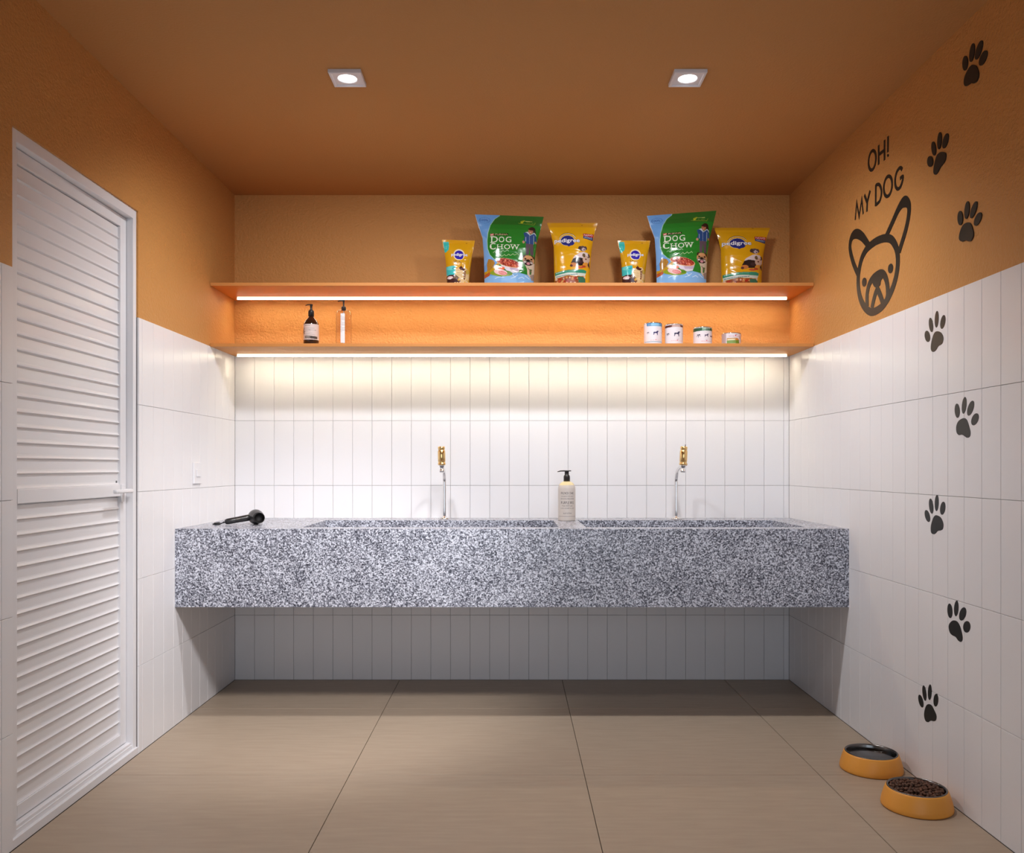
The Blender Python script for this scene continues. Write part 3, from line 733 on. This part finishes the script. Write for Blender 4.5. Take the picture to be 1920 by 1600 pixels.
# ------------------------------------------------------------------ bottles
def pump_head(t, z, dirx, reach, cap_r, cap_h, stem_h, taper=.006):
    bm = bmesh.new()
    lathe(bm, [(0, z), (cap_r, z), (cap_r, z+cap_h*.75), (cap_r*.92, z+cap_h*.9), (cap_r*.70, z+cap_h), (0, z+cap_h)], 30)
    bmobj('pump_collar', bm, M['pump'], t)
    bm = bmesh.new(); a, b = z+cap_h, z+cap_h+stem_h
    lathe(bm, [(taper, a), (taper*.75, a+stem_h*.3), (taper*.95, b-.006), (taper*1.3, b-.003), (taper*1.3, b), (0, b+.001)], 24)
    tube(bm, [(taper*1.2*-dirx, 0, b-.002), (dirx*reach*.6, 0, b-.002), (dirx*reach, 0, b-.0055)], [.0030, .0028, .0020], 10)
    bmobj('pump_head', bm, M['pump'], t)
def side_label(name, t, r, z0, z1, paint, base, m, to_design, a0=-math.pi, a1=0, n=150, dz=.0009):
    NR = max(int((z1-z0)/dz), 2); th = np.linspace(a0, a1, n)[None, :]; z = np.linspace(z0, z1, NR)[:, None]
    PX, PY, PZ = r*np.cos(th)+0*z, r*np.sin(th)+0*z, z+0*th
    DX, DYd = to_design(PX, PZ); cv = Canvas(DX, DYd, base); paint(cv)
    link(name, grid_mesh(name, np.stack([PX, PY, PZ], -1), cv.C), m, t)
# amber bottle
yb = 4.05; ppm = 1600/yb; bx = (584-960.5)/ppm; z0 = 1.6625; bpx = 876-(z0-CH)*ppm
t = thing('pump_bottle', (bx, yb, z0), 'dark amber pump bottle with a white paper label on the lower shelf', 'bottle')
bm = bmesh.new()
lathe(bm, [(0, .001), (.033, 0), (.0357, .003), (.0357, .094), (.0340, .103), (.0270, .116), (.0180, .126), (.0130, .133), (.0130, .138), (.0, .138)], 48)
bmobj('bottle_body', bm, M['amber'], t)
pump_head(t, .137, -1, .027, .0140, .029, .028, .0062)
def pam(c):
    c.text('aesop.', 248, 430, 868, 905, (90, 80, 74)); c.line([(240, 970), (550, 972)], 8, (96, 86, 82)); c.line([(240, 1018), (590, 1030)], 8, (96, 86, 82)); c.line([(240, 1155), (560, 1172)], 6, (120, 110, 104))
    for k in range(4): c.line([(245, 1050+k*26), (480+20*(k % 2), 1054+k*26)], 4, (186, 172, 168))
    for P in ([(180, 1160), (185, 1040), (225, 960)], [(165, 990), (190, 1060), (250, 1075)], [(185, 1080), (240, 1130)], [(170, 1110), (205, 1020)]): c.line(P, 20, (52, 22, 20))
    c.poly([(248, 1200), (620, 1225), (620, 1308), (248, 1282)], (70, 58, 52)); c.poly([(248, 1200), (430, 1208), (430, 1290), (248, 1282)], (120, 108, 100)); c.line([(270, 1232), (410, 1238)], 5, (190, 180, 170)); c.line([(270, 1256), (410, 1262)], 5, (190, 180, 170))
side_label('paper_label', t, .0361, .022, .0955, pam, (214, 196, 190), M['printpaper'],
           lambda X, Z: (((bx+X)*ppm+960.5-560)*16.84, (bpx-Z*ppm-560)*16.84), -math.pi*1.05, .05*math.pi)
# clear bottle
cx2 = (644.9-960.5)/ppm
t = thing('pump_bottle', (cx2, yb, z0), 'clear see-through pump bottle with fine print on the lower shelf', 'bottle')
bm = bmesh.new()
lathe(bm, [(0, .0), (.034, 0), (.0360, .003), (.0360, .143), (.0345, .153), (.0290, .161), (.0200, .1655), (.0125, .167), (.0, .167)], 48)
lathe(bm, [(0, .166), (.0115, .166), (.019, .1642), (.0282, .1598), (.0335, .152), (.0349, .142), (.0349, .005), (.033, .0025), (0, .0025)], 48)
bmobj('bottle_body', bm, M['clear'], t)
bm = bmesh.new(); lathe(bm, [(0, .006), (.0022, .006), (.0022, .165), (0, .165)], 12); bmobj('dip_tube', bm, M['white'], t)
pump_head(t, .166, -1, .028, .0112, .017, .030, .0045)
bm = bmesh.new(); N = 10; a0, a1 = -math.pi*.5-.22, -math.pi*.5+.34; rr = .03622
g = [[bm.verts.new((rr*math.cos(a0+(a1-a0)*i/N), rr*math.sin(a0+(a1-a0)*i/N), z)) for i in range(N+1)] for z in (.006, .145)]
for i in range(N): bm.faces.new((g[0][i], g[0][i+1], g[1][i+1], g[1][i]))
bmobj('reflection_strip', bm, M['white'], t, True)  # white strip paints a bright upright reflection onto the clear bottle
bm = bmesh.new()
for k in range(13):
    zz = .058+k*.0062; a0 = -math.pi*.86; a1 = a0+(.62 if k % 4 else .34)*math.pi
    N = 16
    for i in range(N):
        a, b = a0+(a1-a0)*i/N, a0+(a1-a0)*(i+1)/N; rr = .03640
        bm.faces.new([bm.verts.new(q) for q in ((rr*math.cos(a), rr*math.sin(a), zz), (rr*math.cos(b), rr*math.sin(b), zz), (rr*math.cos(b), rr*math.sin(b), zz+.0011), (rr*math.cos(a), rr*math.sin(a), zz+.0011))])
bmobj('fine_print', bm, mat('brown_ink', (.30, .13, .06), .6), t)
# lotion bottle on the counter
yl = 4.12; pl = 1600/yl; lx = (1063.2-960.5)/pl; lpx = 876+(CH-CT)*pl
t = thing('lotion_bottle', (lx, yl, CT), 'cream pump bottle with black lettering on the granite divider between the basins', 'bottle')
prof = [(0, .001), (.040, 0), (.0420, .004), (.0420, .150), (.0412, .160), (.0375, .172), (.030, .182), (.020, .188), (.0145, .190)]
zz = np.array([p[1] for p in prof]); rr = np.array([p[0] for p in prof])
NR = 260; sN = np.concatenate([[0], np.cumsum(np.hypot(np.diff(zz), np.diff(rr)))]); s = np.linspace(0, sN[-1], NR)
RZ, RR = np.interp(s, sN, zz)[:, None], np.interp(s, sN, rr)[:, None]; th = np.linspace(-1.5*math.pi, .5*math.pi, 361)[None, :-1]
PX, PY, PZ = RR*np.cos(th), RR*np.sin(th), RZ+0*th
DX = ((lx+PX)*pl+960.5-1030)*13.33; DYd = (lpx-PZ*pl-870)*13.33
cv = Canvas(DX, DYd, (208, 198, 190)); front = PY < 0
cv.poly([(0, 0), (933, 0), (933, 520), (0, 540)], (222, 206, 160))
K = (58, 52, 52)
def lot(c):
    c.text('FRENCH OAK', 290, 602, 697, 757, K); c.text('BERGAMOTE ESSENCE', 298, 592, 792, 824, (110, 102, 102)); c.text('DE ROSE & MANDARIN', 285, 605, 852, 884, (90, 82, 84))
    c.text('PURPLE IRIS', 294, 600, 932, 996, K); c.text('PINK WHITE OAK', 312, 574, 1026, 1062, (96, 88, 88)); c.text('& LEAF OF SWEET WOODS', 285, 606, 1090, 1120, (96, 88, 88))
    c.text('BODY LOTION', 346, 546, 1212, 1244, (96, 88, 88)); c.line([(250, 1302), (640, 1302)], 8, (150, 140, 138))
C0 = cv.C.copy(); lot(cv); cv.C[~front] = C0[~front]
link('bottle_body', grid_mesh('bottle_body', np.stack([PX, PY, PZ], -1), cv.C, closed=True), M['lotion'], t)
bm = bmesh.new(); lathe(bm, [(0, .190), (.0155, .190), (.0155, .212), (.0138, .218), (.0102, .221), (.0102, .236), (.0125, .238), (.0125, .2405), (0, .241)], 32)
bmobj('pump_collar', bm, M['pump'], t)
bm = bmesh.new(); tube(bm, [(.021, 0, .2405), (-.01, 0, .2400), (-.030, 0, .2395), (-.045, 0, .2360)], [.0022, .0032, .0030, .0018], 10)
bmobj('pump_spout', bm, M['pump'], t)

# ------------------------------------------------------------------ hair dryer
d = thing('hair_dryer', (-1.160, 3.865, CT), 'black hair dryer lying on the left end of the granite counter', 'hair dryer')
ax = Vector((.43, -.90, .0)).normalized()
Mb = Matrix.Translation((0, 0, .0335)) @ ax.to_track_quat('Z', 'X').to_matrix().to_4x4()
bm = bmesh.new()
lathe(bm, [(0, -.052), (.014, -.051), (.024, -.044), (.031, -.028), (.0335, -.006), (.0325, .018), (.0285, .040), (.0245, .055), (.0225, .068)], 40, M4=Mb)
bmobj('barrel', bm, M['dryer'], d)
bm = bmesh.new()
lathe(bm, [(.0232, .052), (.0236, .098), (.0215, .099), (.0205, .090), (.0205, .072), (0, .072)], 40, M4=Mb @ Matrix.Translation((0, 0, 0)))
bmobj('nozzle', bm, M['hole'], d)
hd = Vector((-.88, -.40, -.16)).normalized()
bm = bmesh.new()
P = [Vector((-.012, -.004, .0335))+hd*s for s in (0, .03, .06, .09, .112, .120, .1235)]
tube(bm, P, [.0150, .0145, .0135, .0135, .0130, .0105, .005], 18)
bmobj('handle', bm, M['dryer'], d)
bm = bmesh.new(); e = P[-1]
q = Vector((-.012, -.004, .0335))+hd*.05
tube(bm, [q+Vector((0, -.0130, .003)), q+hd*.022+Vector((0, -.0130, .002))], .003, 8); bmobj('switch', bm, mat('grey_switch', (.2, .17, .15), .35), d)
bm = bmesh.new()
base = e+Vector((-.001, 0, 0))
pts = catmull([base, base+Vector((-.008, -.002, -.004)), base+Vector((-.022, -.002, -.0095)), base+Vector((-.045, .006, -.010)), base+Vector((-.058, .020, -.010)), base+Vector((-.046, .032, -.008)), base+Vector((-.030, .022, -.004)), base+Vector((-.036, .008, -.004))], 8)
pts = [Vector((p[0], p[1], max(p[2], .003))) for p in pts]
tube(bm, pts, [.0045 if i < 6 else .0026 for i in range(len(pts))], 10)
bmobj('power_cord', bm, M['dryer'], d)
bm = bmesh.new(); c0 = pts[-1]; box(bm, c0.x-.012, c0.x+.014, c0.y-.008, c0.y+.008, 0.0, .011, bevel=.003); bmobj('plug', bm, M['dryer'], d)

# ------------------------------------------------------------------ bowls
def bowl(x, y, label, fill):
    t = thing('dog_bowl', (x, y, 0), label, 'bowl', 'orange dog bowls by the right wall')
    bm = bmesh.new()
    lathe(bm, [(.096, .002), (.102, 0), (.1065, .003), (.1072, .008), (.1055, .018), (.1020, .032), (.0975, .046), (.0935, .0575), (.0915, .0615), (.0895, .0625), (.0880, .0615), (.0880, .054)], 72)
    bmobj('outer_shell', bm, M['bowl'], t)
    bm = bmesh.new()
    lathe(bm, [(.0893, .0618), (.0893, .0640), (.0870, .0648), (.0845, .0640), (.0825, .0600), (.0815, .050), (.0780, .032), (.0700, .022), (.0500, .018), (0, .017)], 72)
    bmobj('steel_insert', bm, M['steel'], t)
bowl(1.288, 3.060, 'orange dog bowl filled with water, the farther of the two by the right wall', 1)
bowl(1.291, 2.722, 'orange dog bowl heaped with brown kibble, the nearer of the two', 2)
bm = bmesh.new()
seg = 64; R = .0808; c0 = bm.verts.new((0, 0, .051)); rg = [bm.verts.new((R*math.cos(2*math.pi*k/seg), R*math.sin(2*math.pi*k/seg), .051)) for k in range(seg)]
for k in range(seg): bm.faces.new((c0, rg[k], rg[(k+1) % seg]))
rg2 = [bm.verts.new((.076*math.cos(2*math.pi*k/seg), .076*math.sin(2*math.pi*k/seg), .034)) for k in range(seg)]
for k in range(seg): bm.faces.new((rg[k], rg2[k], rg2[(k+1) % seg], rg[(k+1) % seg]))
bm.faces.new(rg2)
w = bmobj('water', bm, M['water']); w.location = (1.288, 3.060, 0); tag(w, 'still clear water standing in the farther orange bowl', 'water', kind='stuff')
random.seed(4); bm = bmesh.new()
def lump(bm, p, r):
    q = bmesh.ops.create_icosphere(bm, subdivisions=1, radius=r)
    sx, sy, sz = random.uniform(.85, 1.2), random.uniform(.85, 1.2), random.uniform(.65, .95)
    for v in q['verts']:
        v.co = Vector((v.co.x*sx, v.co.y*sy, v.co.z*sz))*random.uniform(.92, 1.06)+Vector(p)
for ring_ in range(12):
    R = .0740*ring_/11; n = max(1, int(2*math.pi*R/.0112))
    for k in range(n):
        a = 2*math.pi*k/n+random.uniform(-.3, .3)/max(n, 1)*6+ring_; rr_ = R+random.uniform(-.002, .002)
        zz_ = .056+.016*(1-(R/.0745)**2)+random.uniform(-.0045, .0045)
        lump(bm, (rr_*math.cos(a), rr_*math.sin(a), zz_), random.uniform(.0052, .0068))
        lump(bm, (rr_*math.cos(a+.2), rr_*math.sin(a+.2), zz_-.011), .0055)
for f in bm.faces: f.smooth = True
kb = bmobj('kibble', bm, M['kibble']); kb.location = (1.291, 2.722, 0); tag(kb, 'heap of round dark brown kibble in the nearer orange bowl', 'dog food', kind='stuff')

# ------------------------------------------------------------------ wall stickers on the right wall
def wallpt(px, py):
    y = 1600*HW/(px-960.5); return (y, CH+(876-py)*y/1600)
def sticker_poly(name, P, parent, off):
    bm = bmesh.new(); n = len(P); f = Vector(parent.location) if parent else Vector()
    A = [bm.verts.new(Vector((HW+.0022, y, z))-f) for y, z in P]; B = [bm.verts.new(Vector((HW-off, y, z))-f) for y, z in P]
    bm.faces.new(A); bm.faces.new(B[::-1])
    for k in range(n): bm.faces.new((A[k], B[k], B[(k+1) % n], A[(k+1) % n]))
    bmesh.ops.recalc_face_normals(bm, faces=bm.faces)
    bmesh.ops.triangulate(bm, faces=[f_ for f_ in bm.faces if len(f_.verts) > 4])
    return bmobj(name, bm, M['black'], parent)
def paw(zoom, toes, pad, label):
    ox, oy, sc = zoom
    mp = lambda x, y: wallpt(ox+x/sc, oy+y/sc)
    cx = sum(t[0] for t in toes)/4; cy = pad[0][1]
    c = mp(cx, cy); t = thing('paw_print', (HW, c[0], c[1]), label, 'wall sticker', 'black paw prints climbing the right wall')
    for (x, y, a, b, ang) in toes:
        th = math.radians(ang); P = []
        for k in range(28):
            u, v = a*math.cos(2*math.pi*k/28), -b*math.sin(2*math.pi*k/28)
            P.append(mp(x+u*math.cos(th)-v*math.sin(th), y+u*math.sin(th)+v*math.cos(th)))
        sticker_poly('toe_pad', P, t, .0008)
    sticker_poly('heel_pad', [mp(*q) for q in catmull(pad, 5, True)], t, .0008)
Z5 = (1700, 50, 3.7209); Z6 = (1700, 560, 3.5545); Z7 = (1680, 1100, 5.3333)
paw(Z5, [(409, 255, 18, 52, 3), (457, 181, 16, 66, 8), (505, 163, 18, 70, 17), (535, 219, 21, 57, 22)],
    [(468, 266), (490, 280), (505, 330), (495, 375), (472, 396), (450, 395), (435, 405), (415, 416), (402, 402), (402, 370), (412, 335), (432, 295), (450, 272)],
    'black paw print sticker on orange paint, topmost, near the ceiling')
paw(Z5, [(165, 941, 20, 38, 0), (190, 851, 15, 49, -5), (230, 796, 14, 60, 4), (272, 797, 17, 54, 14)],
    [(250, 874), (272, 882), (276, 905), (268, 940), (250, 965), (235, 985), (218, 1018), (203, 1033), (190, 1022), (190, 990), (198, 945), (212, 900), (230, 880)],
    'black paw print sticker on orange paint, right of the top words')
paw(Z5, [(375, 1336, 18, 50, 0), (422, 1280, 16, 62, 6), (469, 1278, 17, 62, 18), (498, 1343, 20, 50, 22)],
    [(430, 1366), (450, 1378), (464, 1420), (467, 1460), (452, 1493), (435, 1498), (412, 1491), (390, 1500), (370, 1488), (368, 1460), (380, 1415), (400, 1380)],
    'black paw print sticker, lowest of those on orange paint, right of the dog ear')
paw(Z6, [(141, 252, 18, 38, -8), (165, 176, 14, 48, -6), (203, 138, 13, 56, 3), (244, 156, 16, 47, 10)],
    [(210, 218), (235, 230), (248, 262), (240, 300), (215, 318), (198, 345), (180, 356), (166, 345), (164, 315), (172, 270), (188, 228)],
    'black paw print sticker highest on the white tiles, just under the orange paint')
paw(Z6, [(340, 748, 17, 48, -3), (386, 712, 15, 56, 6), (429, 731, 19, 52, 17), (458, 805, 22, 42, 20)],
    [(383, 797), (405, 810), (420, 855), (428, 890), (424, 920), (405, 928), (385, 915), (370, 908), (350, 910), (335, 890), (334, 850), (350, 815)],
    'dark paw print sticker second highest on the white tiles, set to the right')
paw(Z6, [(141, 1450, 16, 41, -14), (166, 1384, 14, 51, -6), (203, 1363, 13, 54, 2), (243, 1398, 17, 44, 7)],
    [(203, 1445), (230, 1460), (247, 1500), (244, 1535), (230, 1546), (210, 1550), (197, 1565), (183, 1571), (166, 1560), (164, 1520), (175, 1475), (188, 1450)],
    'black paw print sticker on white tiles level with the counter top')
paw(Z7, [(543, 244, 25, 73, -4), (607, 220, 22, 78, 3), (671, 275, 33, 68, 14), (712, 404, 36, 58, 3)],
    [(588, 340), (620, 355), (645, 400), (662, 460), (670, 510), (665, 545), (648, 554), (625, 540), (600, 505), (570, 490), (545, 465), (532, 420), (535, 380), (560, 348)],
    'black paw print sticker on white tiles level with the counter underside')
paw(Z7, [(253, 1147, 22, 66, -14), (288, 1067, 19, 78, -7), (342, 1058, 19, 78, 2), (403, 1138, 24, 64, 3)],
    [(330, 1177), (360, 1190), (385, 1235), (408, 1290), (404, 1335), (385, 1348), (360, 1343), (345, 1345), (325, 1358), (300, 1345), (286, 1300), (288, 1250), (305, 1195)],
    'black paw print sticker lowest on the wall, just above the dog bowls')

Z4 = (1560, 230, 4.2105)
m4 = lambda x, y: wallpt(Z4[0]+x/Z4[2], Z4[1]+y/Z4[2])
_rk = [0]
def ribbon(name, P, w, parent, closed=False, off=-.0012, smooth=True, wf=None):
    _rk[0] += 1; off = off+.00005*(_rk[0] % 9)
    P = [m4(*q) for q in P]
    if smooth: P = catmull(P, 8, closed)
    P = [Vector((p[0], p[1])) for p in P]; n = len(P); Lf, Rt = [], []
    for i, p in enumerate(P):
        a = P[(i-1) % n] if closed or i > 0 else P[i]; b = P[(i+1) % n] if closed or i < n-1 else P[i]
        tt = (b-a).normalized(); nn = Vector((-tt.y, tt.x))
        if not closed and not smooth and 0 < i < n-1:
            t1, t2 = (P[i]-P[i-1]).normalized(), (P[i+1]-P[i]).normalized()
            nn = (Vector((-t1.y, t1.x))+Vector((-t2.y, t2.x))); nn.normalize()
            k = max(.35, nn.dot(Vector((-t1.y, t1.x)))); nn = nn/k
        ww = w*(wf(i/(n-1)) if wf else 1)
        Lf.append(p+nn*ww/2); Rt.append(p-nn*ww/2)
    f = Vector(parent.location); bm = bmesh.new(); x0, x1 = HW+.0024, HW-off
    V = [[bm.verts.new(Vector((x, q.x, q.y))-f) for q in S_] for S_ in (Lf, Rt) for x in (x0, x1)]
    rng = range(n) if closed else range(n-1)
    for i in rng:
        j = (i+1) % n
        bm.faces.new((V[1][i], V[1][j], V[3][j], V[3][i])); bm.faces.new((V[0][i], V[0][j], V[1][j], V[1][i]))
        bm.faces.new((V[3][i], V[3][j], V[2][j], V[2][i]))
    if not closed:
        for i in (0, n-1): bm.faces.new((V[0][i], V[1][i], V[3][i], V[2][i]))
    bmesh.ops.recalc_face_normals(bm, faces=bm.faces)
    return bmobj(name, bm, M['black'], parent)
def oval(cx, cy, rx, ry, ang=0, n=24):
    th = math.radians(ang)
    return [(cx+rx*math.cos(a)*math.cos(th)-ry*math.sin(a)*math.sin(th), cy+rx*math.cos(a)*math.sin(th)+ry*math.sin(a)*math.cos(th)) for a in [2*math.pi*k/n for k in range(n)]]
def words(name, label, anchor):
    y, z = m4(*anchor); return thing(name, (HW, y, z), label, 'lettering')
LWd = .0128
t = words('wall_lettering', 'thin black words OH! on the orange right wall', (360, 250))
ribbon('letter', oval(316, 298, 28, 77, 6), LWd, t, True)
bmH = ribbon('letter', [(367, 178), (367, 332)], LWd, t, smooth=False)
for P in ([(413, 138), (413, 297)], [(367, 254), (413, 217)]):
    o2 = ribbon('letter', P, LWd, t, smooth=False)
ribbon('letter', [(441, 108), (439, 234)], LWd, t, smooth=False)
sticker_poly('letter_dot', [m4(*q) for q in oval(440, 259, 7, 11)], t, -.0012)
t = words('wall_lettering', 'thin black words MY DOG above the dog drawing on the orange wall', (380, 560))
ribbon('letter', [(182, 769), (194, 632), (213, 742), (234, 604), (245, 722)], .0095, t, smooth=False)
ribbon('letter', [(255, 572), (277, 632), (274, 704)], LWd, t, smooth=False)
ribbon('letter', [(299, 538), (277, 632)], LWd, t, smooth=False)
ribbon('letter', [(345, 487), (343, 657)], LWd, t, smooth=False)
ribbon('letter', [(345, 494), (368, 488), (384, 515), (389, 560), (378, 612), (360, 637), (343, 650)], LWd, t)
ribbon('letter', oval(440, 503, 32, 80, 6), LWd, t, True)
ribbon('letter', [(552, 372), (543, 358), (528, 362), (508, 395), (497, 450), (500, 500), (515, 523), (535, 512), (552, 470), (558, 425), (536, 442)], LWd, t)
y, z = m4(360, 1150)
t = thing('dog_head_sticker', (HW, y, z), 'large black line drawing of a dog head with one long raised ear', 'wall sticker')
w0 = .0285
ribbon('head_outline', [(425, 912), (468, 925), (500, 975), (516, 1040), (517, 1130), (502, 1225), (472, 1320), (430, 1405), (380, 1465), (315, 1496), (262, 1465), (225, 1395), (207, 1300), (208, 1200), (230, 1085), (268, 1005), (320, 955), (372, 925)], w0*1.08, t, True)
thick = lambda s: .85+.75*math.exp(-((s-.62)/.22)**2)
ribbon('ear', [(203, 1195), (168, 1110), (143, 1010), (144, 945), (162, 895), (195, 878), (240, 905), (290, 975)], w0, t, wf=lambda s: .9+.5*math.exp(-((s-.72)/.22)**2))
ribbon('ear', [(428, 895), (475, 790), (520, 690), (555, 635), (582, 625), (605, 655), (604, 730), (580, 850), (528, 1020)], w0, t, wf=lambda s: .9+.55*math.exp(-((s-.45)/.14)**2))
sticker_poly('eye', [m4(*q) for q in oval(461, 1152, 20, 39, 6)], t, -.0012)
sticker_poly('eye', [m4(*q) for q in oval(254, 1260, 18, 36, 4)], t, -.0012)
ribbon('muzzle', [(276, 1455), (276, 1360), (293, 1278), (330, 1220), (385, 1188), (418, 1215), (436, 1285), (438, 1360), (428, 1405)], w0, t)
sticker_poly('nose', [m4(*q) for q in catmull([(305, 1232), (330, 1200), (390, 1180), (404, 1215), (385, 1250), (378, 1285), (350, 1304), (330, 1290), (318, 1262)], 5, True)], t, -.0005)
ribbon('mouth', [(314, 1465), (332, 1385), (355, 1322), (378, 1360), (402, 1432)], w0*.95, t)
